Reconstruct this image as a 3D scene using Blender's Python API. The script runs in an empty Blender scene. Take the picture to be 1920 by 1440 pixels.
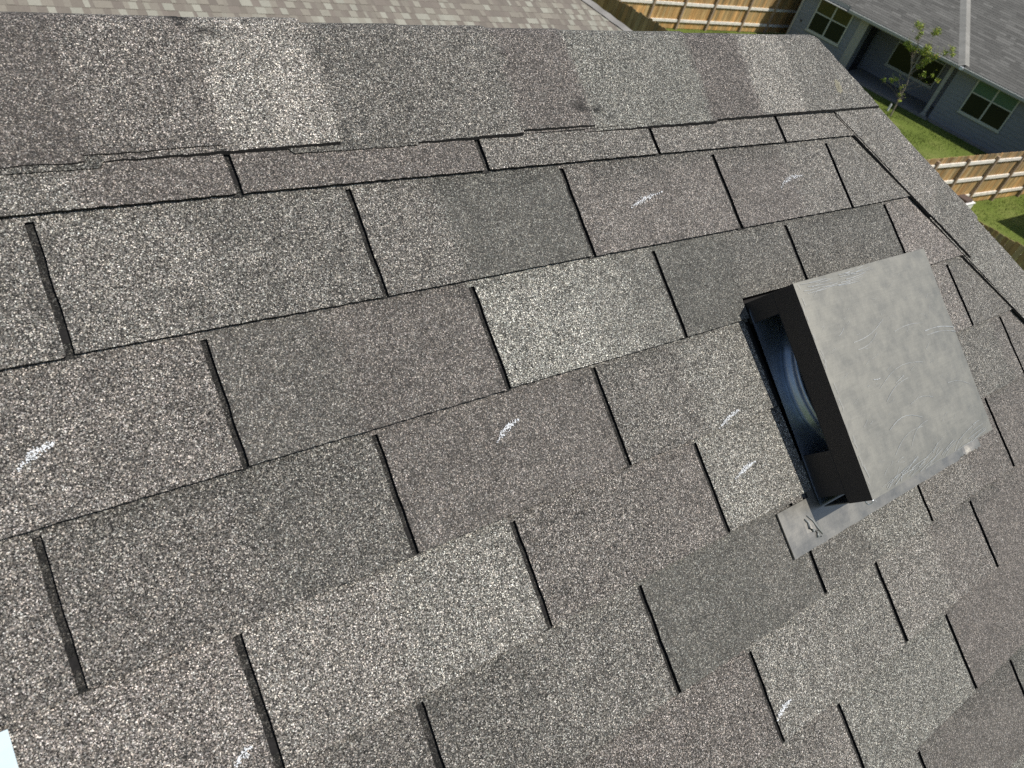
import bpy, math, random
from mathutils import Vector, Matrix, noise
random.seed(7)
S = bpy.context.scene
C = bpy.data.collections.new('scene'); S.collection.children.link(C)

# ------------------------------------------------------------------ camera
CAMZ = 9.2
cam_d = bpy.data.cameras.new('camera'); cam = bpy.data.objects.new('camera', cam_d); C.objects.link(cam)
# columns: camera right, up, back, in world
AX = [(0.778766, -0.564149, 0.274334), (0.227552, 0.661575, 0.714520), (-0.584588, -0.494019, 0.643585)]
m = Matrix(((AX[0][0], AX[1][0], AX[2][0], 0), (AX[0][1], AX[1][1], AX[2][1], 0), (AX[0][2], AX[1][2], AX[2][2], CAMZ), (0, 0, 0, 1)))
cam.matrix_world = m
cam_d.sensor_width = 36; cam_d.lens = 36 * 1547.4 / 1920
cam_d.clip_start = 0.05; cam_d.clip_end = 2000
cam_d.dof.use_dof = True; cam_d.dof.focus_distance = 1.25; cam_d.dof.aperture_fstop = 13
S.camera = cam
# ------------------------------------------------------------------ sky and sun
SUN = Vector((0.262, -0.384, 0.885)).normalized()
W = bpy.data.worlds.new('World'); S.world = W; W.use_nodes = True
nt = W.node_tree; bg = nt.nodes['Background']
sky = nt.nodes.new('ShaderNodeTexSky'); sky.sky_type = 'NISHITA'; sky.sun_disc = False
sky.sun_elevation = math.asin(SUN.z); sky.sun_rotation = math.atan2(SUN.x, SUN.y)
nt.links.new(sky.outputs[0], bg.inputs[0]); bg.inputs[1].default_value = 0.10
sl = bpy.data.lights.new('sun', 'SUN'); sl.energy = 4.8; sl.angle = math.radians(0.5); sl.color = (1, 0.95, 0.87)
so = bpy.data.objects.new('sun', sl); C.objects.link(so)
so.rotation_euler = (-SUN).to_track_quat('-Z', 'Y').to_euler(); so.location = (5, -8, 30)
S.view_settings.view_transform = 'Standard'; S.view_settings.look = 'None'
S.view_settings.exposure = 0.0; S.view_settings.gamma = 1
try: S.cycles.use_denoising = False
except Exception: pass

# ------------------------------------------------------------------ helpers
def tag(o, label=None, cat=None, group=None, kind=None):
    if label: o['label'] = label
    if cat: o['category'] = cat
    if group: o['group'] = group
    if kind: o['kind'] = kind
    return o
def empty(name, loc, label, cat, group=None):
    o = bpy.data.objects.new(name, None); C.objects.link(o); o.location = loc
    o.empty_display_size = 0.3
    return tag(o, label, cat, group)
def link(o, parent):
    C.objects.link(o)
    if parent is not None:
        o.parent = parent
    return o
class MB:
    def __init__(s): s.v = []; s.f = []; s.c = []; s.cur = None; s.m = []; s.mi = 0
    def vert(s, p, c=None):
        s.v.append(tuple(p)); s.c.append(c if c is not None else (s.cur or (.5, .5, .5, 1))); return len(s.v) - 1
    def face(s, *ids): s.f.append(ids); s.m.append(s.mi)
    def poly(s, pts, c=None): s.face(*[s.vert(p, c) for p in pts])
    def box(s, x0, x1, y0, y1, z0, z1, c=None, M=None):
        P = [Vector(p) for p in ((x0,y0,z0),(x1,y0,z0),(x1,y1,z0),(x0,y1,z0),(x0,y0,z1),(x1,y0,z1),(x1,y1,z1),(x0,y1,z1))]
        if M is not None: P = [M @ p for p in P]
        i = [s.vert(p, c) for p in P]
        for a in ((0,3,2,1),(4,5,6,7),(0,1,5,4),(1,2,6,5),(2,3,7,6),(3,0,4,7)): s.face(*[i[k] for k in a])
    def tube(s, pts, rads, n=7, c=None, cap=True):
        rings = []
        for k, p in enumerate(pts):
            p = Vector(p)
            t = (Vector(pts[min(k+1, len(pts)-1)]) - Vector(pts[max(k-1, 0)])).normalized()
            a = t.orthogonal().normalized(); b = t.cross(a)
            rings.append([s.vert(p + rads[k]*(a*math.cos(2*math.pi*j/n) + b*math.sin(2*math.pi*j/n)), c) for j in range(n)])
        for k in range(len(rings)-1):
            for j in range(n): s.face(rings[k][j], rings[k][(j+1)%n], rings[k+1][(j+1)%n], rings[k+1][j])
        if cap: s.face(*rings[-1]); s.face(*reversed(rings[0]))
    def build(s, name, mats, parent=None, M=None, smooth=False, attr=True):
        me = bpy.data.meshes.new(name); me.from_pydata(s.v, [], s.f)
        if not isinstance(mats, (list, tuple)): mats = [mats]
        for x in mats: me.materials.append(x)
        me.polygons.foreach_set('material_index', s.m)
        if attr:
            at = me.attributes.new('tone', 'FLOAT_COLOR', 'POINT')
            at.data.foreach_set('color', [q for c in s.c for q in c])
        if smooth: me.polygons.foreach_set('use_smooth', [True]*len(s.f))
        me.update()
        o = bpy.data.objects.new(name, me); link(o, parent)
        if M is not None: o.matrix_local = M
        return o

def mat(name):
    x = bpy.data.materials.new(name); x.use_nodes = True
    n = x.node_tree; p = n.nodes['Principled BSDF']
    return x, n, p
def N(n, typ, **kw):
    o = n.nodes.new(typ)
    for k, v in kw.items():
        if k.startswith('i_'): o.inputs[k[2:].replace('_', ' ')].default_value = v
        else: setattr(o, k, v)
    return o
def L(n, a, b): n.links.new(a, b)
def ramp(n, stops, const=False):
    r = n.nodes.new('ShaderNodeValToRGB'); e = r.color_ramp
    e.interpolation = 'CONSTANT' if const else 'LINEAR'
    while len(e.elements) < len(stops): e.elements.new(0.5)
    for k, (p, c) in enumerate(stops):
        e.elements[k].position = p
        e.elements[k].color = (c, c, c, 1) if not isinstance(c, tuple) else (*c, 1)
    return r
def math_(n, op, a=None, b=None, c=None, clamp=False):
    o = n.nodes.new('ShaderNodeMath'); o.operation = op; o.use_clamp = clamp
    for k, v in enumerate((a, b, c)):
        if v is None: continue
        if isinstance(v, (int, float)): o.inputs[k].default_value = v
        else: n.links.new(v, o.inputs[k])
    return o.outputs[0]
def mixc(n, f, a, b, mode='MIX'):
    o = n.nodes.new('ShaderNodeMix'); o.data_type = 'RGBA'; o.blend_type = mode
    for s_, v in ((o.inputs[0], f), (o.inputs[6], a), (o.inputs[7], b)):
        if isinstance(v, (int, float)): s_.default_value = v
        elif isinstance(v, tuple): s_.default_value = (*v[:3], 1)
        else: n.links.new(v, s_)
    return o.outputs[2]

# granule-covered asphalt: vertex attribute tone = (tone/2, warmth, contrast)
def granule_mat():
    x, n, p = mat('granules')
    tc = N(n, 'ShaderNodeTexCoord'); at = N(n, 'ShaderNodeAttribute', attribute_name='tone')
    sep = N(n, 'ShaderNodeSeparateColor'); L(n, at.outputs['Color'], sep.inputs[0])
    obj = tc.outputs['Object']
    nz = N(n, 'ShaderNodeTexNoise', i_Scale=260.0, i_Detail=1.0); L(n, obj, nz.inputs['Vector'])
    wv = N(n, 'ShaderNodeVectorMath', operation='MULTIPLY_ADD'); L(n, nz.outputs['Color'], wv.inputs[0])
    wv.inputs[1].default_value = (.0011, .0011, .0011); L(n, obj, wv.inputs[2])
    vA = N(n, 'ShaderNodeTexVoronoi', i_Scale=1050.0); L(n, wv.outputs[0], vA.inputs['Vector'])
    vB = N(n, 'ShaderNodeTexVoronoi', i_Scale=660.0); L(n, wv.outputs[0], vB.inputs['Vector'])
    sA = N(n, 'ShaderNodeSeparateColor'); L(n, vA.outputs['Color'], sA.inputs[0])
    sB = N(n, 'ShaderNodeSeparateColor'); L(n, vB.outputs['Color'], sB.inputs[0])
    STOPS = [(0, .008), (.15, .03), (.33, .075), (.55, .13), (.74, .23), (.88, .40), (.955, .66)]
    rA = ramp(n, STOPS, True); L(n, sA.outputs[0], rA.inputs[0])
    rB = ramp(n, [(0, .01), (.25, .05), (.5, .12), (.72, .25), (.88, .5), (.96, .8)], True); L(n, sB.outputs[0], rB.inputs[0])
    pick = math_(n, 'MULTIPLY', math_(n, 'GREATER_THAN', sB.outputs[1], 0.78), math_(n, 'LESS_THAN', vB.outputs['Distance'], 0.42))
    g = mixc(n, pick, rA.outputs[0], rB.outputs[0])
    # contrast: pull to the mean on smooth-looking blends
    cf = math_(n, 'MULTIPLY_ADD', sep.outputs[2], .62, .50)
    g = mixc(n, cf, (.14, .14, .14), g)
    # tint per granule
    tint = ramp(n, [(0, (1.0, .97, .95)), (.3, (1.03, .99, .89)), (.55, (.95, 1.0, .97)), (.75, (1.05, .96, .87)), (.9, (1.0, 1.0, .90))], True)
    L(n, sA.outputs[1], tint.inputs[0])
    g = mixc(n, 1.0, g, tint.outputs[0], 'MULTIPLY')
    w = mixc(n, sep.outputs[1], (1.03, 1.025, .96), (1.10, 1.01, .965))
    g = mixc(n, 1.0, g, w, 'MULTIPLY')
    # blotches
    n1 = N(n, 'ShaderNodeTexNoise', i_Scale=16.0, i_Detail=4.0, i_Roughness=.65); L(n, obj, n1.inputs['Vector'])
    n2 = N(n, 'ShaderNodeTexNoise', i_Scale=95.0, i_Detail=3.0, i_Roughness=.7); L(n, obj, n2.inputs['Vector'])
    b1 = N(n, 'ShaderNodeMapRange', i_From_Min=.3, i_From_Max=.7, i_To_Min=.87, i_To_Max=1.13); L(n, n1.outputs[0], b1.inputs[0])
    b2 = N(n, 'ShaderNodeMapRange', i_From_Min=.3, i_From_Max=.7, i_To_Min=.78, i_To_Max=1.22); L(n, n2.outputs[0], b2.inputs[0])
    n5 = N(n, 'ShaderNodeTexNoise', i_Scale=420.0, i_Detail=2.0, i_Roughness=.8); L(n, obj, n5.inputs['Vector'])
    b3 = N(n, 'ShaderNodeMapRange', i_From_Min=.3, i_From_Max=.7, i_To_Min=.68, i_To_Max=1.36); L(n, n5.outputs[0], b3.inputs[0])
    t = math_(n, 'MULTIPLY', math_(n, 'MULTIPLY', sep.outputs[0], 2.0), math_(n, 'MULTIPLY', b3.outputs[0], math_(n, 'MULTIPLY', b1.outputs[0], b2.outputs[0])))
    # scuffs where granules are lost
    n3 = N(n, 'ShaderNodeTexNoise', i_Scale=34.0, i_Detail=5.0, i_Roughness=.75); L(n, obj, n3.inputs['Vector'])
    n4 = N(n, 'ShaderNodeTexNoise', i_Scale=5.0, i_Detail=2.0); L(n, obj, n4.inputs['Vector'])
    sc = N(n, 'ShaderNodeMapRange', i_From_Min=.70, i_From_Max=.76, i_To_Min=1.0, i_To_Max=.35)
    L(n, math_(n, 'ADD', n3.outputs[0], math_(n, 'MULTIPLY', math_(n, 'SUBTRACT', n4.outputs[0], .5), .45)), sc.inputs[0])
    t = math_(n, 'MULTIPLY', t, sc.outputs[0])
    hv = N(n, 'ShaderNodeCombineColor');
    for k in range(3): L(n, t, hv.inputs[k])
    g = mixc(n, 1.0, g, hv.outputs[0], 'MULTIPLY')
    L(n, g, p.inputs['Base Color'])
    p.inputs['Roughness'].default_value = .75; p.inputs['Specular IOR Level'].default_value = .35
    h = math_(n, 'SUBTRACT', 1.0, vA.outputs['Distance'])
    h = math_(n, 'ADD', h, math_(n, 'MULTIPLY', sA.outputs[2], .7))
    bp = N(n, 'ShaderNodeBump', i_Strength=.75, i_Distance=.0009); L(n, h, bp.inputs['Height']); L(n, bp.outputs[0], p.inputs['Normal'])
    return x
GR = granule_mat()
def simple(name, col, rough=.6, metal=0.0, spec=.5, ns=None, amt=.25, bump=0.0, bscale=None, stretch=None, attr=False):
    x, n, p = mat(name)
    p.inputs['Roughness'].default_value = rough; p.inputs['Metallic'].default_value = metal; p.inputs['Specular IOR Level'].default_value = spec
    src = tuple(col)
    if attr:
        at = N(n, 'ShaderNodeAttribute', attribute_name='tone')
        src = mixc(n, 1.0, tuple(col), at.outputs['Color'], 'MULTIPLY')
    if ns:
        tc = N(n, 'ShaderNodeTexCoord'); v = tc.outputs['Object']
        if stretch:
            mp = N(n, 'ShaderNodeMapping'); mp.inputs['Scale'].default_value = stretch; L(n, v, mp.inputs[0]); v = mp.outputs[0]
        z = N(n, 'ShaderNodeTexNoise', i_Scale=ns, i_Detail=5.0, i_Roughness=.6); L(n, v, z.inputs['Vector'])
        mr = N(n, 'ShaderNodeMapRange', i_From_Min=.3, i_From_Max=.7, i_To_Min=1-amt, i_To_Max=1+amt); L(n, z.outputs[0], mr.inputs[0])
        cc = N(n, 'ShaderNodeCombineColor')
        for k in range(3): L(n, mr.outputs[0], cc.inputs[k])
        src = mixc(n, 1.0, src, cc.outputs[0], 'MULTIPLY')
        if bump:
            bp = N(n, 'ShaderNodeBump', i_Strength=.6, i_Distance=bump); L(n, z.outputs[0], bp.inputs['Height']); L(n, bp.outputs[0], p.inputs['Normal'])
    if isinstance(src, tuple): p.inputs['Base Color'].default_value = (*src, 1)
    else: L(n, src, p.inputs['Base Color'])
    return x
FELT = simple('asphalt_edge', (.012, .011, .011), .85, spec=.25, ns=300, amt=.5)
CHALK = simple('chalk', (.68, .70, .72), .95, spec=.1)
GALV = simple('galvanised_metal', (.42, .47, .53), .38, metal=.85, ns=30, amt=.15)
PAPER = simple('paper', (.50, .60, .64), .8, ns=60, amt=.06)

# ------------------------------------------------------------------ our roof: u along the ridge, v down the slope, third axis out of the roof
P_ = math.radians(33); cp, sp = math.cos(P_), math.sin(P_)
ORI = Vector((0.33741, 0.86100, CAMZ - 0.42995))
# local (u, v, n): world = ORI + u*X + v*(0,-c,-s) + n*(0,-s,c)   (left-handed in v, so the local frame uses y = -v)
RM = Matrix(((1, 0, 0, ORI.x), (0, cp, -sp, ORI.y), (0, sp, cp, ORI.z), (0, 0, 0, 1)))
def rl(u, v, h): return (u, -v, h)
V0 = [.003, .1445, .284, .428, .571, .710, .859, .996, 1.136]
while V0[-1] < 2.6: V0.append(V0[-1] + .1415)
VT = [V0[j] for j in range(len(V0)-1)]; VB = [V0[j+1] for j in range(len(V0)-1)]
TW = 1/3
SLOT = [-.001, .129, .250, .0625, .1965, .0145, .1605, .295, .0985]
while len(SLOT) < len(VT): SLOT.append((SLOT[-1] + random.choice((.14, .13, .145, -.19))) % TW)
HC = .979
def uhip(v): return (HC + .643*v) / .766
HOLE = (.7345, 1.16, .388, .722)           # cut-out round the vent
def hgt(j, v):
    t = (v - VT[j]) / (VB[j] - VT[j]); return .0008 + .0056*max(0, min(1, t))
def surf(u, v):
    for j in range(len(VT)):
        if VT[j] <= v < VB[j]: return hgt(j, v)
    return .003
T = {  # course: (u where the patch begins, tone, warmth, contrast)
 0: [(-9, 1.05, .5, .7), (-.15, .88, 1, .6), (0, .82, 1, .6), (.326, .98, .5, .8), (.66, 1.0, .6, .8), (1.0, 1.1, .5, .8)],
 1: [(-9, 1.02, .5, .9), (-.2, 1.06, .5, 1), (-.05, .90, .4, 1), (.129, .98, .5, 1), (.25, .74, .1, .4), (.456, .93, .9, .6), (.79, .88, .9, .6), (.98, 1.05, .5, .8), (1.126, 1.0, .4, .9)],
 2: [(-9, .98, .8, 1), (-.083, .80, .5, .5), (.05, .80, .9, .5), (.252, 1.46, .05, .8), (.43, 1.28, .05, .7), (.51, 1.02, .1, .6), (.585, .72, .05, .4), (.75, .85, .2, .6), (.92, .78, .2, .9), (1.257, 1.15, 1, .8)],
 3: [(-9, 1.05, .8, 1), (-.267, .92, .7, 1), (-.1, .80, .4, .7), (.062, .83, .9, .5), (.395, .93, .5, .9), (.56, 1.2, .2, .8), (.75, .95, .3, .8), (1.17, 1.05, .8, .8), (1.4, .95, .4, .8)],
 4: [(-9, 1.15, .9, 1), (-.135, 1.22, .6, .8), (.02, 1.32, .3, .8), (.197, .93, .8, .9), (.4, .93, .9, .7), (.535, 1.32, .2, .9), (.75, 1.0, .4, .9), (1.17, .95, .3, .8), (1.48, .92, .7, .7)],
 5: [(-9, 1.15, .8, 1), (-.1, .86, .6, 1), (.0155, .86, .4, 1), (.17, 1.0, .4, .8), (.348, .76, .15, .4), (.56, .82, .3, .4), (.687, .88, .4, .6), (.82, 1.12, .2, .8), (1.02, 1.0, .6, .8), (1.2, .88, .9, .6)],
 6: [(-9, 1.1, .5, .9), (.16, .90, 1, .9), (.493, 1.22, .3, .8), (.65, 1.12, .3, .8), (.826, 1.16, .5, .8), (1.0, 1.0, .8, .7), (1.164, .84, 1, .5)],
 7: [(-9, .95, .5, .9), (.295, 1.05, .7, .9), (.628, 1.18, .1, .7), (.962, .84, 1, .4)],
 8: [(-9, 1.0, .4, .9), (.43, 1.18, .2, .7), (.765, .80, .8, .3), (1.098, .80, .1, .3)],
}
for j in range(9, len(VT)):
    T[j] = []; u = -3.0
    while u < 4:
        T[j].append((u, random.uniform(.75, 1.25), random.random(), random.uniform(.4, 1))); u += random.uniform(.14, .4)
for j in range(0, 9):   # beyond the frame on the left and right
    first = T[j].pop(0); u = -3.0; pre = []
    while u < -.5:
        pre.append((u, random.uniform(.78, 1.2), random.random(), random.uniform(.4, 1))); u += random.uniform(.14, .4)
    pre.append((-.5, *first[1:])); last = T[j][-1]; u = max(1.75, last[0] + .2); post = []
    while u < 4:
        post.append((u, random.uniform(.78, 1.2), random.random(), random.uniform(.4, 1))); u += random.uniform(.14, .4)
    T[j] = pre + T[j] + post
def tone(j, u, v, ua=None, ub=None):
    if ua is None: ua, ub = u - .001, u + .001
    lst = T[j]
    cuts = []
    cur = lst[0][1:]
    for q in lst:
        if q[0] <= ua + .022: cur = q[1:]
        elif q[0] < ub - .022: cuts.append(q)
    wob = .016*noise.noise(Vector((u*9, v*40, j*3.7))) + .010*noise.noise(Vector((u*50, v*50, j))); uu = u + wob
    W_ = .016; prev = cur; out = cur
    for q in cuts:
        f = max(0, min(1, (uu - q[0] + W_) / (2*W_))); f = f*f*(3-2*f)
        out = [x*(1-f)+y*f for x, y in zip(prev, q[1:])] if f < 1 else q[1:]
        if f < 1: break
        prev = q[1:]
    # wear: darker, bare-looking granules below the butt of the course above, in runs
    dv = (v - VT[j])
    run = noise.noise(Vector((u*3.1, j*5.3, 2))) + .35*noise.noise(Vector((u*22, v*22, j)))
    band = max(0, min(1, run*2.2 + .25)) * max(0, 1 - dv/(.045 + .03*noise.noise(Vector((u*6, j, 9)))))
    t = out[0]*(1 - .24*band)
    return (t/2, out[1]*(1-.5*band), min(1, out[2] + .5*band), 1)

house = empty('house', (0, .86, 0), 'house with brown-grey tab shingle hip roof filling the foreground, where the black metal vent stands', 'house')
HI = Matrix.Translation((0, -.86, 0))
root_M = HI @ RM
field = MB()
UL = -2.4
CU = .006
for j in range(len(VT)):
    vt, vb = VT[j] - .004, VB[j]
    rows = 9 if j < 10 else 5
    s0 = SLOT[j]
    k0 = math.floor((UL - s0) / TW)
    k1 = math.ceil((uhip(vb) + .1 - s0) / TW)
    slots = [s0 + k*TW for k in range(k0, k1+1)]
    SW = .0043                                       # half width of a slot
    rr = random.Random(j*91+5)
    for a_, b_ in zip(slots[:-1], slots[1:]):
        lift = rr.uniform(-.0004, .0007); sag = rr.uniform(-.0015, .0015)
        twl, twr = SW*rr.uniform(.85, 1.2), SW*rr.uniform(.85, 1.2)
        nc = max(4, int((b_ - a_) / (CU if j < 11 else .02)))
        stop = .006 + rr.uniform(-.002, .004)      # slots end just below the course line
        grid = []
        for r in range(rows+1):
            f = r/rows
            line = []
            for c in range(nc+1):
                g = c/nc
                u = a_ + twl + (b_ - twr - a_ - twl)*g
                v = vt + (vb - vt)*f
                if r == rows: v += sag*(g - .5)*2*.6 + .0011*noise.noise(Vector((u*90, j, 0))) + .0008*noise.noise(Vector((u*400, j, 5)))
                uj = u
                if c in (0, nc): uj += .0011*noise.noise(Vector((v*260, u*7, 1))) + .0012*noise.noise(Vector((v*35, u*7, 4)))
                h = hgt(j, v) + lift*f + .0006*noise.noise(Vector((u*11, v*14, j*2.))) * f
                line.append(field.vert(rl(uj, v, h), tone(j, u, v, a_, b_)))
            grid.append(line)
        def inside(u, v): return HOLE[0] < u < HOLE[1] and HOLE[2] < v < HOLE[3]
        field.mi = 0
        for r in range(rows):
            for c in range(nc):
                q = field.v[grid[r][c]]; q2 = field.v[grid[r+1][c+1]]
                uc, vc = (q[0]+q2[0])/2, -(q[1]+q2[1])/2
                if uc > uhip(vc) or inside(uc, vc): continue
                field.face(grid[r][c], grid[r+1][c], grid[r+1][c+1], grid[r][c+1])
        # edges: butt and the two sides
        field.mi = 1
        def wall(ids, flip):
            prev = None
            for i in ids:
                q = field.v[i]; b = field.vert((q[0], q[1], q[2] - .0052), (.4, .5, .8, 1))
                if prev is not None:
                    uc, vc = (q[0]+field.v[prev[0]][0])/2, -(q[1]+field.v[prev[0]][1])/2
                    if uc < uhip(vc) and not inside(uc, vc):
                        field.face(*((prev[0], prev[1], b, i) if flip else (i, b, prev[1], prev[0])))
                prev = (i, b)
        wall(grid[rows], True)
        wall([g_[0] for g_ in grid], True)
        wall([g_[-1] for g_ in grid], False)
        # bridge above the slot
        field.mi = 0
        ub = b_
        if ub < uhip(vt) - .01 and not inside(ub, vt+.01):
            q = [rl(ub-SW*1.3, vt, hgt(j, vt)), rl(ub-SW*1.3, VT[j]+stop, hgt(j, VT[j]+stop)+.00015), rl(ub+SW*1.3, VT[j]+stop*.9, hgt(j, VT[j]+stop)+.00015), rl(ub+SW*1.3, vt, hgt(j, vt))]
            field.poly(q, tone(j, ub, vt))
        # slot floor: the course below in a far darker, uneven tone, with a bare sealant patch
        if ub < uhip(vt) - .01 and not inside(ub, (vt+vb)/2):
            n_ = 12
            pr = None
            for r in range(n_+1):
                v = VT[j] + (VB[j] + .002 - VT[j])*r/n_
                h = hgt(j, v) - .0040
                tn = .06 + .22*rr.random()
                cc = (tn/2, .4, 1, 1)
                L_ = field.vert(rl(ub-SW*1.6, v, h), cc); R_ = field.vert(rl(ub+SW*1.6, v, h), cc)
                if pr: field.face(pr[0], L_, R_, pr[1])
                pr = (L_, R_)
            if j < 9 and rr.random() < .75:
                va = VB[j] - rr.uniform(.026, .032); vb_ = va + rr.uniform(.010, .016)
                field.mi = 1
                field.poly([rl(ub-SW, va, hgt(j, va)-.0037), rl(ub-SW, vb_, hgt(j, vb_)-.0037), rl(ub+SW, vb_, hgt(j, vb_)-.0037), rl(ub+SW, va, hgt(j, va)-.0037)])
                field.mi = 0
# sheet under everything, the rest of the slope, the other slopes
field.mi = 1
def us(u, v, h=-.009): return rl(u, v, h)
hx0, hx1, hv0, hv1 = .80, 1.09, .45, .67
EV = 5.2; ULEFT = -7.0
field.poly([us(ULEFT, -.05), us(ULEFT, 2.6), us(hx0, 2.6), us(hx0, -.05)])
field.poly([us(hx0, -.05), us(hx0, hv0), us(hx1, hv0), us(hx1, -.05)])
field.poly([us(hx0, hv1), us(hx0, 2.6), us(hx1, 2.6), us(hx1, hv1)])
field.poly([us(hx1, -.05), us(hx1, 2.6), us(uhip(2.6), 2.6), us(uhip(-.05), -.05)])
field.mi = 0
cg = (.5, .5, .7, 1)
field.poly([us(ULEFT, 2.55, .0), us(ULEFT, EV, .0), us(uhip(EV), EV, .0), us(uhip(2.55), 2.55, .0)], cg)
field.poly([us(ULEFT, -.05, .002), us(ULEFT, 2.6, .002), us(-2.4, 2.6, .002), us(-2.4, -.05, .002)], cg)
# far slopes in world axes, brought into the roof frame
RI = RM.inverted()
APv = -.060
apex = RM @ Vector(rl(uhip(APv), APv, 0)); apL = RM @ Vector(rl(ULEFT, APv, 0))
dn = (EV - APv)
eF = RM @ Vector(rl(uhip(EV), EV, 0)); run = dn*cp; drop = dn*sp
B1 = Vector((apex.x + run, apex.y + run, apex.z - drop)); B0 = Vector((ULEFT + ORI.x, apL.y + run, apL.z - drop))
field.poly([RI @ q for q in (apL, apex, B1, B0)], cg)
field.poly([RI @ q for q in (apex, eF, B1)], cg)
roof = field.build('roof', [GR, FELT], house, root_M)

# ridge and hip caps
def cap_strip(mb, O, t, e, d, tau0, tau1, width, lift0, lift1, tones, a=None, r=.011, low=0.0, step=.006, keep=None, clamp=None, thick=.0048, seed=0):
    """O origin on the apex line, t along it, e across, d down: a bent sheet"""
    aa, bb = a
    n = max(2, int((tau1 - tau0)/step)); m_ = 34
    G = []
    for i in range(n+1):
        tau = tau0 + (tau1 - tau0)*i/n; f = i/n
        lift = lift0 + (lift1 - lift0)*f
        bump = .0015*math.sin(seed*2.3)*f
        row = []
        for k in range(m_+1):
            s = -width + 2*width*k/m_
            if k == m_: s += low + .0012*noise.noise(Vector((tau*60, seed, 0)))
            q = math.sqrt(s*s + r*r)
            p = O + t*tau + e*(aa*s) + d*(bb*q) - d*(lift + bump) + d*(.0018*noise.noise(Vector((tau*5, s*9, seed))))
            loc = RI @ p
            dl = RI.to_3x3() @ d
            if clamp: loc = clamp(loc)
            row.append(mb.vert(loc, tones(tau, s)))
        G.append(row)
    mb.mi = 0
    for i in range(n):
        for k in range(m_):
            A, B, Cc, D = G[i][k], G[i+1][k], G[i+1][k+1], G[i][k+1]
            q = mb.v[A]
            if keep and not keep(q): continue
            mb.face(A, D, Cc, B)
    mb.mi = 1
    def skirt(ids):
        pr = None
        for i in ids:
            q = mb.v[i]; b = mb.vert((q[0]+dl[0]*thick, q[1]+dl[1]*thick, q[2]+dl[2]*thick), (.4, .5, .8, 1))
            if pr is not None and (keep is None or keep(q)): mb.face(pr[0], i, b, pr[1])
            pr = (i, b)
    skirt([g[-1] for g in G]); skirt(G[-1]); skirt(G[0])
    mb.mi = 0
# ridge
EX = .1385
rt = [(-9, .85, .8, .8), (-.27, .74, 1, .5), (-.13, .98, .8, .9), (.004, 1.46, .5, .8), (.14, .84, .4, 1), (.28, .92, .4, 1.), (.42, .80, 1, .7), (.55, 1.10, .0, .8), (.69, 1.02, .0, .7), (.82, .76, 1, .8), (.96, 1.38, .4, .8), (1.09, .98, .3, .9)]
def rtone(u, s):
    u_ = u
    u = u + .012*noise.noise(Vector((u*20, s*60, 3)))
    k = 0
    while k+1 < len(rt) and u >= rt[k+1][0]: k += 1
    a = rt[k][1:]
    if k+1 < len(rt) and rt[k+1][0]-u < .008:
        f = .5*(1-(rt[k+1][0]-u)/.008); a = [x*(1-f)+y*f for x, y in zip(a, rt[k+1][1:])]
    elif k > 0 and u-rt[k][0] < .008:
        f = .5*(1-(u-rt[k][0])/.008); a = [x*(1-f)+y*f for x, y in zip(a, rt[k-1][1:])]
    n_ = noise.noise(Vector((u_*120, s*120, 7)))
    dk = math.exp(-(((u_-.533)/.013)**2 + ((s-.128)/.006)**2)) + .8*math.exp(-(((u_-.565)/.008)**2 + ((s-.131)/.004)**2)) + 1.1*math.exp(-(((u_+.004)/.010)**2 + ((s+.004)/.012)**2)) + .5*math.exp(-(((u_-.02)/.02)**2 + ((s-.022)/.01)**2))
    t_ = a[0]*(1 - .9*min(1, 1.4*dk*max(0, 1+1.2*n_)))
    return (t_/2, a[1], a[2], 1)
ap0 = RM @ Vector(rl(0, APv, 0))
rc = MB(); edge = 1.104
k = 0; LOW = [0, -.002, .0035, .0005, -.001, .003, -.0025, .001, -.003, .002, -.001, .002]
e_, d_ = Vector((0, -1, 0)), Vector((0, 0, -1))
while edge > -2.4:
    tau1 = edge if k else uhip(.098) + .004
    tau0 = edge - EX - .16
    clamp = None if k else (lambda q: (min(q[0], uhip(-q[1]) + .003 + .014*max(0, min(1, (.098 + q[1])/.05))), q[1], q[2] - .8*max(0, min(q[0], uhip(-q[1]) + .017) - uhip(-q[1]) + .010)))
    cap_strip(rc, ap0, Vector((1, 0, 0)), e_, d_, tau0, tau1, .160 + LOW[k % 12]*.5, .0068 if k else .010, .0115 if k else .0165, rtone, a=(cp, sp), low=LOW[k % 12], clamp=clamp, seed=k*1.7)
    edge -= EX; k += 1
# exposed layer of the course starter under the caps near the left end
rc.mi = 0
for (u0, u1, v1, h) in ((-.6, -.125, .1045, .0068), (.07, .245, .1035, .0068)):
    n_ = int((u1-u0)/.006); pr = None
    for i in range(n_+1):
        u = u0+(u1-u0)*i/n_; vv = v1 + .0012*noise.noise(Vector((u*60, 8, 0))) - (.006 if i in (0, n_) else 0)
        a_ = rc.vert(rl(u, .07, h), (.36, .3, .9, 1)); b_ = rc.vert(rl(u, vv, h), (.36, .3, .9, 1)); c_ = rc.vert(rl(u, vv, h-.004), (.3, .3, .9, 1))
        if pr: rc.mi = 0; rc.face(pr[0], pr[1], b_, a_); rc.mi = 1; rc.face(pr[1], pr[2], c_, b_)
        pr = (a_, b_, c_)
rc.mi = 0
ridge = rc.build('ridge_cap', [GR, FELT], house, root_M, smooth=False)
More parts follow.
